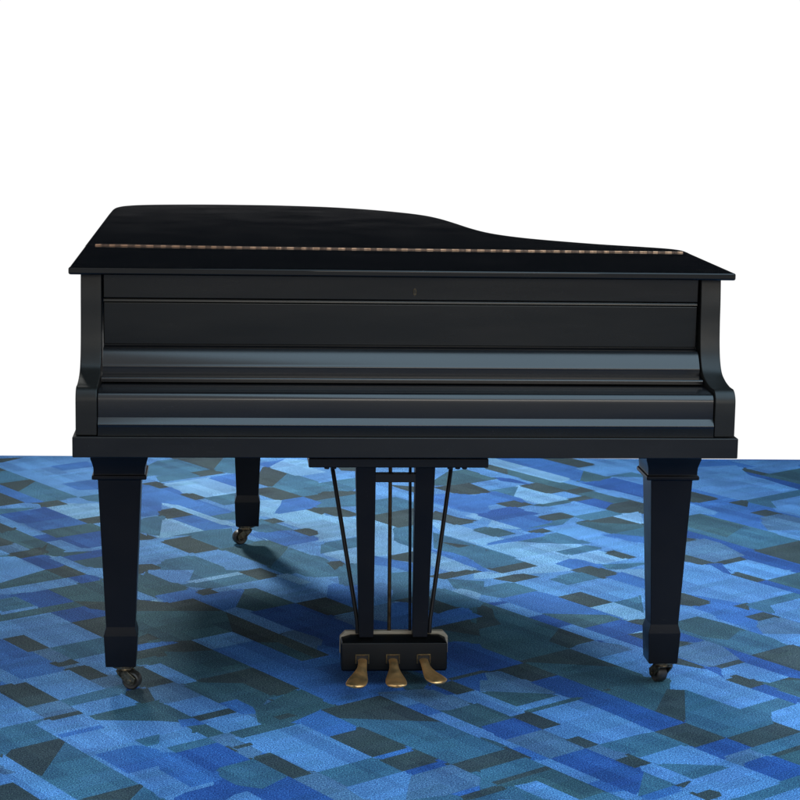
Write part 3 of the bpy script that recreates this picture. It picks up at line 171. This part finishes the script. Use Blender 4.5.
def make_floor():
    bm = bmesh.new(); cl = bm.loops.layers.float_color.new('patch')
    bounds = (-5.0, 5.5, -8.0, 3.1)
    pieces = []                     # (convex polygon, colour, bounding box), never overlapping
    def cut(poly, a, b, sg):        # the part of poly on one side of the line a-b
        nx, ny = (a[1]-b[1])*sg, (b[0]-a[0])*sg; c0 = nx*a[0]+ny*a[1]
        out = []; m = len(poly); d = [nx*p[0]+ny*p[1]-c0 for p in poly]
        for i in range(m):
            j = i-1
            if (d[i] >= 0) != (d[j] >= 0):
                t = d[j]/(d[j]-d[i]); out.append((poly[j][0]+(poly[i][0]-poly[j][0])*t, poly[j][1]+(poly[i][1]-poly[j][1])*t))
            if d[i] >= 0: out.append(poly[i])
        return out
    def area2(p): return sum(p[i-1][0]*p[i][1]-p[i][0]*p[i-1][1] for i in range(len(p)))
    def box(p): xs_ = [q[0] for q in p]; ys_ = [q[1] for q in p]; return min(xs_), max(xs_), min(ys_), max(ys_)
    def put(poly, z, c):
        k = 1 + random.uniform(-.05, .05); c = (c[0]*k, c[1]*k, c[2]*k, 1)
        poly = [p for i, p in enumerate(poly) if abs(p[0]-poly[i-1][0])+abs(p[1]-poly[i-1][1]) > .002]
        if len(poly) < 3 or abs(area2(poly)) < 2e-5: return
        if area2(poly) < 0: poly = poly[::-1]
        m = len(poly)
        convex = all((poly[i-1][0]-poly[i-2][0])*(poly[i][1]-poly[i-1][1])-(poly[i-1][1]-poly[i-2][1])*(poly[i][0]-poly[i-1][0]) >= -1e-9 for i in range(m))
        turn = sum(math.atan2(e1.x*e2.y-e1.y*e2.x, e1.dot(e2)) for e1, e2 in ((Vector(poly[i-1])-Vector(poly[i-2]), Vector(poly[i])-Vector(poly[i-1])) for i in range(m)))
        if abs(turn-2*math.pi) > .1: poly = [poly[i] for i in convex_hull_2d([Vector(p) for p in poly])]; convex = True; poly = poly if area2(poly) > 0 else poly[::-1]
        if convex: parts = [poly]
        else:
            parts = [[poly[i] for i in tri] for tri in tessellate_polygon([[Vector((x, y, 0)) for x, y in poly]])]
        for q in parts:
            if area2(q) < 0: q = q[::-1]
            if area2(q) < 1e-7: continue
            bq = box(q)
            if z > -.0057:
                keep = []
                for pc in pieces:
                    bb = pc[2]
                    if bb[0] >= bq[1] or bb[1] <= bq[0] or bb[2] >= bq[3] or bb[3] <= bq[2]: keep.append(pc); continue
                    rest = pc[0]; outs = []
                    for i in range(len(q)):
                        o = cut(rest, q[i-1], q[i], -1)
                        if len(o) > 2 and abs(area2(o)) > 1e-7: outs.append(o)
                        rest = cut(rest, q[i-1], q[i], 1)
                        if len(rest) < 3: break
                    if len(rest) < 3 or abs(area2(rest)) < 1e-8: keep.append(pc); continue
                    keep += [(o, pc[1], box(o)) for o in outs]
                pieces[:] = keep
            pieces.append((q, c, bq))
    A = (math.cos(R(-57.5)), math.sin(R(-57.5))); B = (math.cos(R(36.0)), math.sin(R(36.0)))
    rnd = random.Random(3)
    v = -9.0; n = 0
    keys = 'LLLMMDDTTTGGKKPW'
    while v < 9:
        w = rnd.choice((.07, .09, .12, .15, .19)); u = -11.0 + rnd.random()*.3
        while u < 11:
            l = rnd.choice((.06, .1, .16, .24, .32, .42)); key = rnd.choice(keys)
            if key == 'K': l = min(l, .2)
            q = [(a*A[0]+b*B[0], a*A[1]+b*B[1]) for a, b in ((u, v), (u+l, v), (u+l, v+w), (u, v+w))]
            p = clip(q, bounds)
            if p: put(p, -.0058, COL[key])
            if p and rnd.random() < .25:       # a cut across the patch
                q2 = clip([q[0], q[1], q[2]], bounds)
                if q2: put(q2, -.0055, COL[rnd.choice(keys)])
            u += l
        v += w
    polys = []
    for s in CAR.split(';'):
        a = [int(t)/1000 for t in s[1:].split(',')]; polys.append((s[0], list(zip(a[::2], a[1::2]))))
    def grow(p, d):
        if area2(p) < 0: p = p[::-1]
        o = []; m = len(p)
        for i in range(m):
            e1 = Vector(p[i])-Vector(p[i-1]); e2 = Vector(p[(i+1) % m])-Vector(p[i])
            if e1.length < 1e-4 or e2.length < 1e-4: continue
            n1 = Vector((e1.y, -e1.x)).normalized(); n2 = Vector((e2.y, -e2.x)).normalized(); mm = n1+n2
            if mm.length < .3: o.append(tuple(Vector(p[i])+n1*d)); continue
            mm.normalize(); o.append(tuple(Vector(p[i])+mm*d/max(.6, mm.dot(n1))))
        return o
    for k, p in polys[:2]: put(p, 0, COL[k])
    for k, p in polys[2:]:               # first a little oversize, so that neighbours meet
        g = grow(p, .012)
        if len(g) > 2: put(g, 0, COL[k])
    for k, p in polys[2:]: put(p, 0, COL[k])
    # trim to the far edge of the carpet
    E0, E1 = (-5.0, 3.010), (5.5, 2.837)
    pieces[:] = [(q, c, b_) for q, c, b_ in ((cut(q, E0, E1, -1), c, b_) for q, c, b_ in pieces) if len(q) > 2]
    for q, c, _ in pieces:
        f = bm.faces.new([bm.verts.new((x, y, 0)) for x, y in q])
        for l in f.loops: l[cl] = c
    # backing sheet with a real edge at the far end
    x0, x1, y0, y1 = bounds
    me0 = len(bm.faces)
    add_rings(bm, [[(x0, y0, z), (x1, y0, z), (x1, 2.8365, z), (x0, 3.0095, z)] for z in (-.012, -.0004)])
    bm.faces.ensure_lookup_table()
    for f in bm.faces[me0:]:
        for l in f.loops: l[cl] = (*COL['P'], 1)
    me = bpy.data.meshes.new('floor'); bm.to_mesh(me); bm.free()
    m, nt, b = new_mat('loop pile carpet')
    at = N(nt, 'ShaderNodeAttribute'); at.attribute_name = 'patch'
    n1 = noise(nt, 300, 4, .9); n2 = noise(nt, 900, 1, .5); n3 = noise(nt, 3.2, 4, .6)
    s1 = ramp(nt, n1.outputs['Fac'], [(.36, (.10, .14, .20)), (.5, (.90,)*3), (.62, (4.6, 3.6, 2.3))])
    s3 = ramp(nt, n3.outputs['Fac'], [(.3, (.88,)*3), (.7, (1.12,)*3)])
    m1 = N(nt, 'ShaderNodeMix', data_type='RGBA', blend_type='MULTIPLY'); m1.inputs[0].default_value = 1
    nt.links.new(at.outputs['Color'], m1.inputs[6]); nt.links.new(s1.outputs['Color'], m1.inputs[7])
    m2 = N(nt, 'ShaderNodeMix', data_type='RGBA', blend_type='MULTIPLY'); m2.inputs[0].default_value = 1
    nt.links.new(m1.outputs[2], m2.inputs[6]); nt.links.new(s3.outputs['Color'], m2.inputs[7])
    # fine woven planks inside the patches, running with the pattern
    prev = m2.outputs[2]
    tc = N(nt, 'ShaderNodeTexCoord')
    for rot, wid, hei, lo, hi, off in ((57.5, .34, .047, (.80, .80, .84), (1.16, 1.14, 1.10), .37), (57.5, .13, .105, (.88, .86, .88), (1.08, 1.12, 1.12), .61), (-36, .19, .030, (.90, .92, .90), (1.08, 1.05, 1.08), .43)):
        mp = N(nt, 'ShaderNodeMapping'); mp.inputs['Rotation'].default_value = (0, 0, R(rot)); nt.links.new(tc.outputs['Object'], mp.inputs['Vector'])
        br = N(nt, 'ShaderNodeTexBrick'); br.offset = off; br.squash = 1
        nt.links.new(mp.outputs['Vector'], br.inputs['Vector'])
        br.inputs['Scale'].default_value = 1; br.inputs['Mortar Size'].default_value = 0; br.inputs['Brick Width'].default_value = wid; br.inputs['Row Height'].default_value = hei
        br.inputs['Color1'].default_value = (*lo, 1); br.inputs['Color2'].default_value = (*hi, 1)
        mm_ = N(nt, 'ShaderNodeMix', data_type='RGBA', blend_type='MULTIPLY'); mm_.inputs[0].default_value = 1
        nt.links.new(prev, mm_.inputs[6]); nt.links.new(br.outputs['Color'], mm_.inputs[7]); prev = mm_.outputs[2]
    nt.links.new(prev, b.inputs['Base Color'])
    b.inputs['Roughness'].default_value = .95; b.inputs['Specular IOR Level'].default_value = .15
    ad = N(nt, 'ShaderNodeMath', operation='ADD'); nt.links.new(n1.outputs['Fac'], ad.inputs[0]); nt.links.new(n2.outputs['Fac'], ad.inputs[1])
    bu = N(nt, 'ShaderNodeBump'); bu.inputs['Strength'].default_value = .22; bu.inputs['Distance'].default_value = .003
    nt.links.new(ad.outputs[0], bu.inputs['Height']); nt.links.new(bu.outputs['Normal'], b.inputs['Normal'])
    me.materials.append(m)
    o = bpy.data.objects.new('floor', me); C.objects.link(o); o['kind'] = 'structure'
make_floor()

# ------------------------------------------------------------------ the piano
P = bpy.data.objects.new('grand_piano', None); C.objects.link(P)
P['label'] = 'black baby grand piano with closed lid, standing on blue patchwork carpet'
P['category'] = 'grand piano'

# lid outline, counter-clockwise from the front left corner (x, y)
left = [(-.7415, -.012), (-.7415, .4), (-.7415, .9), (-.7415, 1.5), (-.7405, 1.66)]
tail = [(-.733, 1.755), (-.705, 1.83), (-.637, 1.882), (-.484, 1.918), (-.330, 1.925), (-.210, 1.912), (-.081, 1.870), (.030, 1.795), (.124, 1.690),
        (.184, 1.590), (.222, 1.468), (.250, 1.310), (.274, 1.150), (.300, 1.025), (.333, .935), (.385, .850), (.450, .780), (.555, .690),
        (.655, .628), (.712, .585), (.7375, .540)]
right = [(.7415, .480), (.7415, .2), (.7415, -.012)]
def lid_outline():
    mid = catmull([left[-1]] + tail + [right[0]], 6)
    return left[:-1] + mid + right[1:]
OUT = lid_outline()
def split_y(x):       # the hinge line, bowed a little
    pts = [(-.80, .512), (-.716, .507), (-.4, .487), (0, .477), (.4, .473), (.80, .472)]
    for a, b in zip(pts, pts[1:]):
        if a[0] <= x <= b[0]: return a[1] + (b[1]-a[1])*(x-a[0])/(b[0]-a[0])
    return .48
xs = [-.7415 + 1.483*i/16 for i in range(17)]
line = [(x, split_y(x)) for x in xs]
back = [(-.7415, split_y(-.7415)+.0012)] + [p for p in OUT if p[1] > split_y(p[0])+.003] + [(x, y+.0012) for x, y in line[::-1]]
# drop repeated corner
def uniq(ps):
    o = []
    for p in ps:
        if not o or (abs(p[0]-o[-1][0])+abs(p[1]-o[-1][1])) > 1e-4: o.append(p)
    if abs(o[0][0]-o[-1][0])+abs(o[0][1]-o[-1][1]) < 1e-4: o.pop()
    return o
bm = bmesh.new(); prism_z(bm, uniq(back), .9835, 1.0)
lid = finish(bm, 'lid', M['lid'], P, .0035, 3, 40)
r_ = .006
front = [(-.7415, split_y(-.7415)-.0012), (-.7415, 0)] + [(-.7415+r_-r_*math.cos(R(a)), -.006+(-r_)*math.sin(R(a))) for a in (0, 30, 60, 90)] + \
        [(.7415-r_+r_*math.sin(R(a)), -.006-r_*math.cos(R(a))) for a in (0, 30, 60, 90)] + [(.7415, 0), (.7415, split_y(.7415)-.0012)] + [(x, y-.0012) for x, y in line[::-1][1:-1]]
bm = bmesh.new(); prism_z(bm, uniq(front), .9838, 1.0)
flap = finish(bm, 'lid_flap', M['lid'], P, .0045, 3, 40)
# long hinge: knuckles standing just proud of the lid, leaf either side
bm = bmesh.new()
x = -.716; i = 0
while x < .725:
    L = .0155 + .003*math.sin(i*1.7); x2 = min(x+L, .725)
    add_cyl(bm, (x+.0004, split_y(x), 1.0002), (x2-.0004, split_y(x2), 1.0002), .0036, 12, i % 2)
    x = x2; i += 1
for a, b in zip(line, line[1:]):
    a = (max(a[0], -.716), a[1]); b = (min(b[0], .725), b[1])
    add_rings(bm, [[(a[0], a[1]-.010, 1.0), (a[0], a[1]+.010, 1.0), (a[0], a[1]+.010, 1.0006), (a[0], a[1]-.010, 1.0006)],
                   [(b[0], b[1]-.010, 1.0), (b[0], b[1]+.010, 1.0), (b[0], b[1]+.010, 1.0006), (b[0], b[1]-.010, 1.0006)]], 1)
finish(bm, 'hinge', [M['hinge_bright'], M['hinge_dark']], lid, 0)

# case rim: the curved side wall, open below, running back from the arms
def inset(poly, d):
    n = len(poly); o = []
    area = sum(poly[i-1][0]*poly[i][1]-poly[i][0]*poly[i-1][1] for i in range(n))
    s = 1 if area > 0 else -1
    for i in range(n):
        a, b, c = Vector(poly[i-1]), Vector(poly[i]), Vector(poly[(i+1) % n])
        t1 = (b-a).normalized(); t2 = (c-b).normalized()
        n1 = Vector((-t1.y, t1.x))*s; n2 = Vector((-t2.y, t2.x))*s; m = (n1+n2)
        m.normalize(); k = d/max(.4, m.dot(n1)); o.append(tuple(b+m*k))
    return o
case_out = uniq([(-.7415, .37), (-.7415, .9), (-.7415, 1.5)] + catmull([left[-1]] + tail + [right[0]], 6) + [(.7415, .37)])
oo = inset(case_out, .0245); ii = inset(case_out, .0245+.045)
oo = [(x, max(y, .36)) for x, y in oo]; ii = [(x, max(y, .36)) for x, y in ii]
bm = bmesh.new(); n = len(oo)
V = [[bm.verts.new((*p, z)) for p in poly] for poly, z in ((oo, .66), (oo, .983), (ii, .983), (ii, .66))]
for i in range(n-1):
    for k in range(4):
        a, b = V[k], V[(k+1) % 4]; bm.faces.new((a[i], a[i+1], b[i+1], b[i]))
bm.faces.new([V[k][0] for k in range(4)]); bm.faces.new([V[k][n-1] for k in (3, 2, 1, 0)])
finish(bm, 'case_rim', M['leg'], P, .002, 2, 40)
# underside: braces and soundboard above them
bm = bmesh.new(); prism_z(bm, [(x*.999, y-.001) for x, y in ii], .80, .815)
finish(bm, 'soundboard', M['rawwood'], P)
bm = bmesh.new()
for a, b in (((-.62, .42), (-.40, 1.86)), ((.0, .42), (-.25, 1.80)), ((.42, .42), (-.02, 1.70))):
    d = Vector((b[0]-a[0], b[1]-a[1])).normalized(); s = Vector((-d.y, d.x))*.03
    add_rings(bm, [[(a[0]+s.x, a[1]+s.y, z) for z in (.70, .798)][:2] + [(a[0]-s.x, a[1]-s.y, z) for z in (.798, .70)],
                   [(b[0]+s.x*1, b[1]+s.y, z) for z in (.70, .798)] + [(b[0]-s.x, b[1]-s.y, z) for z in (.798, .70)]])
finish(bm, 'brace_beam', M['bed'], P, .003)

# arms: flat cheek with an S curved front
arm_prof = [(.030, .9825), (.024, .93), (.021, .88), (.015, .835), (.003, .800), (-.018, .776), (-.055, .763), (-.095, .757)]
arm_prof = catmull(arm_prof, 6) + [(y, z) for y, z in arc(-.124, .727, .030, 80, 180, 8)] + [(-.1545, .70), (-.155, .6535)]
arm_prof = arm_prof + [(.372, .6535), (.372, .9825)]
for s in (-1, 1):
    bm = bmesh.new(); prism_x(bm, arm_prof, *sorted((s*.6720, s*.7175)))
    finish(bm, 'arm', M['arm'], P, .0022, 2, 30)

# front board under the lid flap, with the lock
bm = bmesh.new()
add_box(bm, -.6690, .6690, .040, .062, .9275, .9815)
fr = finish(bm, 'front_board', M['panel'], P, .0022, 2)
bm = bmesh.new()
add_tube(bm, [(.0235, .0385, .9435), (.0235, .0402, .9435)], .0001, 4)
bm.free(); bm = bmesh.new()
pl = [(.0235+.0040*math.cos(R(a)), .9465+.0085*math.sin(R(a))) for a in range(0, 360, 15)]
add_rings(bm, [[(x, .0405, z) for x, z in pl], [(x, .0390, z) for x, z in pl]])
lock = finish(bm, 'lock_plate', M['lockplate'], fr, .0003)
bm = bmesh.new()
kh = [(.0235+.0016*math.cos(R(a)), .9495+.0018*math.sin(R(a))) for a in range(-60, 241, 20)] + [(.0226, .9420), (.0244, .9420)]
add_rings(bm, [[(x, .0389, z) for x, z in kh], [(x, .0384, z) for x, z in kh]])
finish(bm, 'keyhole', M['groove'], fr)  # solid black shape on the plate, the hole's darkness put in as colour

# fallboard: tall panel, rounded nose, little bead and ledge
fb = [(.062, .9255), (.0455, .9255), (.0440, .9225), (.0440, .9195), (.0465, .9165), (.0465, .8215)]
fb += [(.0440, .8195), (.0300, .8185)]
fb += arc(.0262, .8135, .0050, 90, 129, 4)
c0, c1 = Vector((.0228, .8175)), Vector((-.0030, .7840)); dd = (c1-c0); rr0 = dd.length/(2*math.sin(R(12))); cc = (c0+c1)/2 - Vector((dd.y, -dd.x)).normalized()*rr0*math.cos(R(12))
a0 = math.degrees(math.atan2(c0.y-cc.y, c0.x-cc.x)); fb += arc(cc.x, cc.y, rr0, a0, a0+24, 10)
fb += arc(.0010, .7805, .0056, 150, 190, 4) + [(-.0046, .7760), (-.0046, .7655)]
fb += [(-.0150, .7640), (-.0330, .7625)] + arc(-.0370, .7585, .0040, 90, 190, 5) + [(-.0400, .7520), (.062, .7520)]
bm = bmesh.new(); prism_x(bm, fb, -.6685, .6685)
for f in bm.faces:
    if f.calc_center_median().z > .86 and abs(f.normal.x) < .5: f.material_index = 1
finish(bm, 'fallboard', [M['gloss'], M['panel']], P, 0, 2, 35)
bm = bmesh.new(); add_box(bm, -.6688, .6688, .0425, .0470, .8240, .9180)
finish(bm, 'fallboard_panel', M['panel'], P, .0025, 2)

# key slip: rounded top edge, flat face, sloping bead
ks = [(.060, .7495), (-.122, .7464)] + arc(-.1270, .7285, .0172, 84, 180, 12) + [(-.1445, .7250), (-.1450, .6915)]
ks += [(-.1545, .6812)] + arc(-.1550, .6775, .0026, 150, 215, 3) + [(-.1565, .6720), (-.1570, .6535), (.060, .6535)]
bm = bmesh.new(); prism_x(bm, ks, -.6700, .6700)
for f in bm.faces:
    if f.calc_center_median().z < .6725: f.material_index = 1
finish(bm, 'key_slip', [M['gloss'], M['panel']], P, 0, 2, 28)
# key bed
bm = bmesh.new(); add_box(bm, -.7240, .7240, -.1660, .372, .6075, .6525)
finish(bm, 'key_bed', M['bed'], P, .0022, 2)
bm = bmesh.new(); add_box(bm, -.665, .665, .10, .372, .56, .6070)
finish(bm, 'key_bed_beam', M['bed'], P, .003, 2)

# legs
def castor(leg, cx, cy, ang, zb):
    """plate, swivel fork and wheel below a leg foot; ang = direction the wheel trails"""
    d = Vector((math.cos(R(ang)), math.sin(R(ang)), 0)); s = Vector((-d.y, d.x, 0)); c = Vector((cx, cy, 0))
    bm = bmesh.new(); add_cyl(bm, c+Vector((0, 0, zb)), c+Vector((0, 0, zb-.006)), .029, 28); add_cyl(bm, c+Vector((0, 0, zb-.006)), c+Vector((0, 0, zb-.014)), .015, 24, r2=.017)
    w = c + d*.020 + Vector((0, 0, .0215))
    for k in (-1, 1):
        o1 = s*k*.0150; o2 = s*k*.0195
        prof = [(-.012, zb-.013), (.014, zb-.013), (.034, .030), (.031, .0155), (.022, .0125), (.012, .017), (-.010, .038)]
        add_rings(bm, [[c + d*u + o1 + Vector((0, 0, z)) for u, z in prof], [c + d*u + o2 + Vector((0, 0, z)) for u, z in prof]])
    prof = [(-.012, -.0145), (.014, -.0145)]
    add_rings(bm, [[c+d*(-.013)-s*.0195+Vector((0,0,zb-.0125)), c+d*(.016)-s*.0195+Vector((0,0,zb-.0125)), c+d*(.016)-s*.0195+Vector((0,0,zb-.0165)), c+d*(-.013)-s*.0195+Vector((0,0,zb-.0165))],
                   [c+d*(-.013)+s*.0195+Vector((0,0,zb-.0125)), c+d*(.016)+s*.0195+Vector((0,0,zb-.0125)), c+d*(.016)+s*.0195+Vector((0,0,zb-.0165)), c+d*(-.013)+s*.0195+Vector((0,0,zb-.0165))]])
    add_cyl(bm, w-s*.0215, w+s*.0215, .0050, 16)
    finish(bm, 'castor_fork', M['castor'], leg, .0008, 2)
    bm = bmesh.new()
    prof = [(-.0135, .0175), (-.0110, .0205), (-.0070, .0215), (.0070, .0215), (.0110, .0205), (.0135, .0175)]
    rings = [[w + s*t + Vector((0, 0, 1))*r*math.cos(2*math.pi*k/36) + d*r*math.sin(2*math.pi*k/36) for k in range(36)] for t, r in [(-.0115, .009)] + prof + [(.0115, .009)]]
    add_rings(bm, rings); finish(bm, 'wheel', M['rubber'], leg, 0, 2, 35)
def leg(cx, cy, ztop, cang, capital=True):
    z0 = .0590
    bm = bmesh.new()
    r = [sq(cx, cy, .068, .068, z0), sq(cx, cy, .0695, .0695, z0+.003), sq(cx, cy, .0765, .0765, .1330), sq(cx, cy, .0765, .0765, .1350), sq(cx, cy, .0665, .0665, .1540), sq(cx, cy, .0665, .0665, .1560)]
    top = .5055 if capital else ztop
    w = .0665 + (.098-.0665)*(top-.156)/(.5055-.156)
    r += [sq(cx, cy, w, w, top)]
    if capital:
        r += [sq(cx, cy, .1130, .1130, .5070), sq(cx, cy, .1235, .1235, .5090), sq(cx, cy, .1235, .1235, .5170), sq(cx, cy, .1150, .1150, .5190),
              sq(cx, cy, .1170, .1170, .5360), sq(cx, cy, .1235, .1235, .5480), sq(cx, cy, .1290, .1290, .5560), sq(cx, cy, .1300, .1300, .6070)]
    add_rings(bm, r)
    l = finish(bm, 'leg', M['leg'], P, .0016, 2, 20)
    castor(l, *cang, z0)
leg(-.638, .140, 0, (-.632, .138, -18))
leg(.6365, .140, 0, (.645, .142, 108))
leg(-.3345, 1.578, .700, (-.338, 1.575, 202), False)
# the block the tail leg bolts to
bm = bmesh.new(); add_box(bm, -.46, -.20, 1.49, 1.68, .690, .799); finish(bm, 'leg_block', M['bed'], P, .003)

# pedal lyre
bm = bmesh.new(); add_box(bm, -.2085, .2045, .075, .36, .5375, .559)
lyre = finish(bm, 'pedal_lyre', M['bed'], P, .0025)
for s, t0, t1, b0, b1 in ((-1, -.098, -.0515, -.0835, -.0495), (1, .0405, .0865, .0425, .0775)):
    bm = bmesh.new()
    add_rings(bm, [[(b0, .138, .1175), (b1, .138, .1175), (b1, .160, .1175), (b0, .160, .1175)], [(t0, .120, .5340), (t1, .120, .5340), (t1, .160, .5340), (t0, .160, .5340)]])
    finish(bm, 'post', M['leg'], lyre, .002)
bm = bmesh.new(); add_box(bm, -.0530, .0425, .122, .146, .4935, .5135); finish(bm, 'crossbar', M['bed'], lyre, .0015)
def rod(a, b, r, mat='rod'):
    bm = bmesh.new(); add_cyl(bm, a, b, r, 16); finish(bm, 'rod', M[mat], lyre)
rod((-.0135, .180, .534), (-.0095, .180, .10), .0044)
rod((.0330, .180, .534), (.0400, .180, .10), .0036, 'steel')
rod((-.0700, .180, .534), (-.0740, .180, .10), .0036, 'steel')
for s in (-1, 1):
    bm = bmesh.new(); add_tube(bm, [(s*.160, .345, .600), (s*.159, .340, .590), (s*.0865, .172, .150), (s*.0850, .168, .120)], .0052, 14)
    finish(bm, 'brace', M['leg'], lyre)
for x in (-.166, -.150, .118, .136, .152):
    bm = bmesh.new(); add_cyl(bm, (x, .10, .534), (x, .10, .530), .006, 16); finish(bm, 'bolt_head', M['steel'], lyre, .001)
# pedal box: body, hipped top, pale back rail
bm = bmesh.new()
def rr(x0, x1, y0, y1, z): return [(x0, y0, z), (x1, y0, z), (x1, y1, z), (x0, y1, z)]
add_rings(bm, [rr(-.1215, .1195, .122, .170, .0405), rr(-.1255, .1235, .119, .172, .0445), rr(-.1255, .1235, .119, .172, .1080), rr(-.1235, .1215, .120, .171, .1105), rr(-.1020, .1060, .148, .168, .1180)])
pbx = finish(bm, 'pedal_box', M['box'], lyre, .0035, 3)
bm = bmesh.new()
add_rings(bm, [[(x, y, z) for x, z in ((-.127, .070), (.130, .070), (.130, .110), (.117, .1235), (-.114, .1235), (-.127, .110))] for y in (.1725, .188)])
finish(bm, 'back_rail', M['rawwood'], lyre, .0015)
for px in (-.0765, -.0045, .0680):
    bm = bmesh.new()      # brass frame of the slot, standing proud of the box
    x0, x1, z0, z1, w = px-.0165, px+.0165, .0600, .0830, .0028
    for a, b, c, d in ((x0, x1, z1-w, z1), (x0, x0+w, z0, z1-w-.0001), (x1-w, x1, z0, z1-w-.0001)):
        add_box(bm, a, b, .1165, .1192, c, d)
    finish(bm, 'slot_frame', M['trim'], lyre, .0004)
    bm = bmesh.new(); add_box(bm, x0+w+.0002, x1-w-.0002, .1182, .1191, z0, z1-w-.0002); finish(bm, 'slot', M['groove'], lyre)  # closed black sheet; the slot's inner shade is only its colour
def pedal(px, path, wid):
    bm = bmesh.new()
    pts = catmull(path, 5); ws = catmull([(w[0], w[1], 0) for w in wid], 5)
    add_tube(bm, pts, [(w[0], w[1]) for w in ws], 20)
    finish(bm, 'pedal', M['pedal'], lyre, 0, 2, 60)
wd = [(.0105, .0045), (.0105, .0045), (.0105, .0048), (.0120, .0052), (.0175, .0060), (.0235, .0066), (.0245, .0066), (.0205, .0056), (.008, .003)]
pedal(-1, [(-.0765, .130, .0690), (-.0765, .112, .0685), (-.0775, .095, .0665), (-.0800, .078, .0600), (-.0850, .060, .0520), (-.0905, .042, .0450), (-.0960, .024, .0415), (-.1000, .010, .0405), (-.1025, .003, .0405)], wd)
pedal(0, [(-.0045, .130, .0690), (-.0045, .112, .0685), (-.0045, .095, .0665), (-.0045, .078, .0600), (-.0042, .060, .0520), (-.0036, .042, .0450), (-.0030, .024, .0415), (-.0028, .010, .0405), (-.0028, .003, .0405)], wd)
pedal(1, [(.0680, .130, .0690), (.0680, .112, .0685), (.0690, .095, .0665), (.0720, .080, .0600), (.0780, .064, .0530), (.0850, .050, .0480), (.0935, .036, .0450), (.1005, .027, .0440), (.1050, .022, .0440)], wd)

# ------------------------------------------------------------------ world, lamps, camera
W = bpy.data.worlds.new('World'); S.world = W; W.use_nodes = True
nt = W.node_tree; bg = nt.nodes['Background']
tc = N(nt, 'ShaderNodeTexCoord'); sx = N(nt, 'ShaderNodeSeparateXYZ'); nt.links.new(tc.outputs['Generated'], sx.inputs[0])
def mr(src, a, b, c, d):
    n = N(nt, 'ShaderNodeMapRange', interpolation_type='SMOOTHSTEP'); nt.links.new(src, n.inputs[0])
    for k, v in zip((1, 2, 3, 4), (a, b, c, d)): n.inputs[k].default_value = v
    return n.outputs[0]
e = mr(sx.outputs['Z'], .048, .070, 1, 0); f = mr(sx.outputs['Y'], -.05, .25, 0, 1)
mu = N(nt, 'ShaderNodeMath', operation='MULTIPLY'); nt.links.new(e, mu.inputs[0]); nt.links.new(f, mu.inputs[1])
mx = N(nt, 'ShaderNodeMix', data_type='RGBA'); nt.links.new(mu.outputs[0], mx.inputs[0])
mxa = N(nt, 'ShaderNodeMix', data_type='RGBA'); nt.links.new(mr(sx.outputs['Y'], -.25, .15, 1, 0), mxa.inputs[0])
mxa.inputs[6].default_value = (.004, .005, .007, 1); mxa.inputs[7].default_value = (.68, .70, .72, 1); nt.links.new(mxa.outputs[2], mx.inputs[6]); mx.inputs[7].default_value = (1, 1, 1, 1)
nt.links.new(mx.outputs[2], bg.inputs['Color']); bg.inputs['Strength'].default_value = 1.02

def look(o, target):
    o.rotation_euler = (Vector(target)-o.location).to_track_quat('-Z', 'Y').to_euler()
def area(name, loc, target, sx_, sy_, power, col, spread=180):
    l = bpy.data.lights.new(name, 'AREA'); l.shape = 'RECTANGLE'; l.size = sx_; l.size_y = sy_; l.energy = power; l.color = col; l.spread = R(spread)
    o = bpy.data.objects.new(name, l); C.objects.link(o); o.location = loc; look(o, target); return o
def spot(name, loc, target, ang, blend, rad, power, col):
    l = bpy.data.lights.new(name, 'SPOT'); l.spot_size = R(ang); l.spot_blend = blend; l.shadow_soft_size = rad; l.energy = power; l.color = col
    o = bpy.data.objects.new(name, l); C.objects.link(o); o.location = loc; look(o, target); return o
KD = Vector((-.27, .73, .63)).normalized()
spot('window_spot', Vector((.1, 1.7, 0)) + KD*6.5, (.1, 1.7, 0), 31, 1, .42, 2150, (.97, .98, .93))
area('ceiling_panel', (1.75, -1.1, 3.6), (1.2, .2, 0), 4.4, 4.2, 175, (.48, .77, 1.0))
area('front_fill', (1.2, -7.5, 2.6), (.1, 0, .5), 3.5, 1.6, 95, (1, .93, .82))  # added warm fill from behind the camera, lifts the piano's front faces

cd = bpy.data.cameras.new('camera'); cam = bpy.data.objects.new('camera', cd); C.objects.link(cam)
cd.sensor_width = 36; cd.lens = 2057.2045/800*36; cd.clip_end = 200; cd.clip_start = .05
yaw, pitch, roll = .0837, -.166, .0181
fw = Vector((math.sin(yaw)*math.cos(pitch), math.cos(yaw)*math.cos(pitch), math.sin(pitch)))
ri = Vector((math.cos(yaw), -math.sin(yaw), 0)); up = ri.cross(fw)
c, s = math.cos(roll), math.sin(roll); r2 = ri*c + up*s; u2 = up*c - ri*s
cam.matrix_world = Matrix(((r2.x, u2.x, -fw.x, -.3886), (r2.y, u2.y, -fw.y, -4.5275), (r2.z, u2.z, -fw.z, 1.4689), (0, 0, 0, 1)))
S.camera = cam
S.view_settings.view_transform = 'Standard'; S.view_settings.look = 'None'
S.render.resolution_x = 1024; S.render.resolution_y = 1024
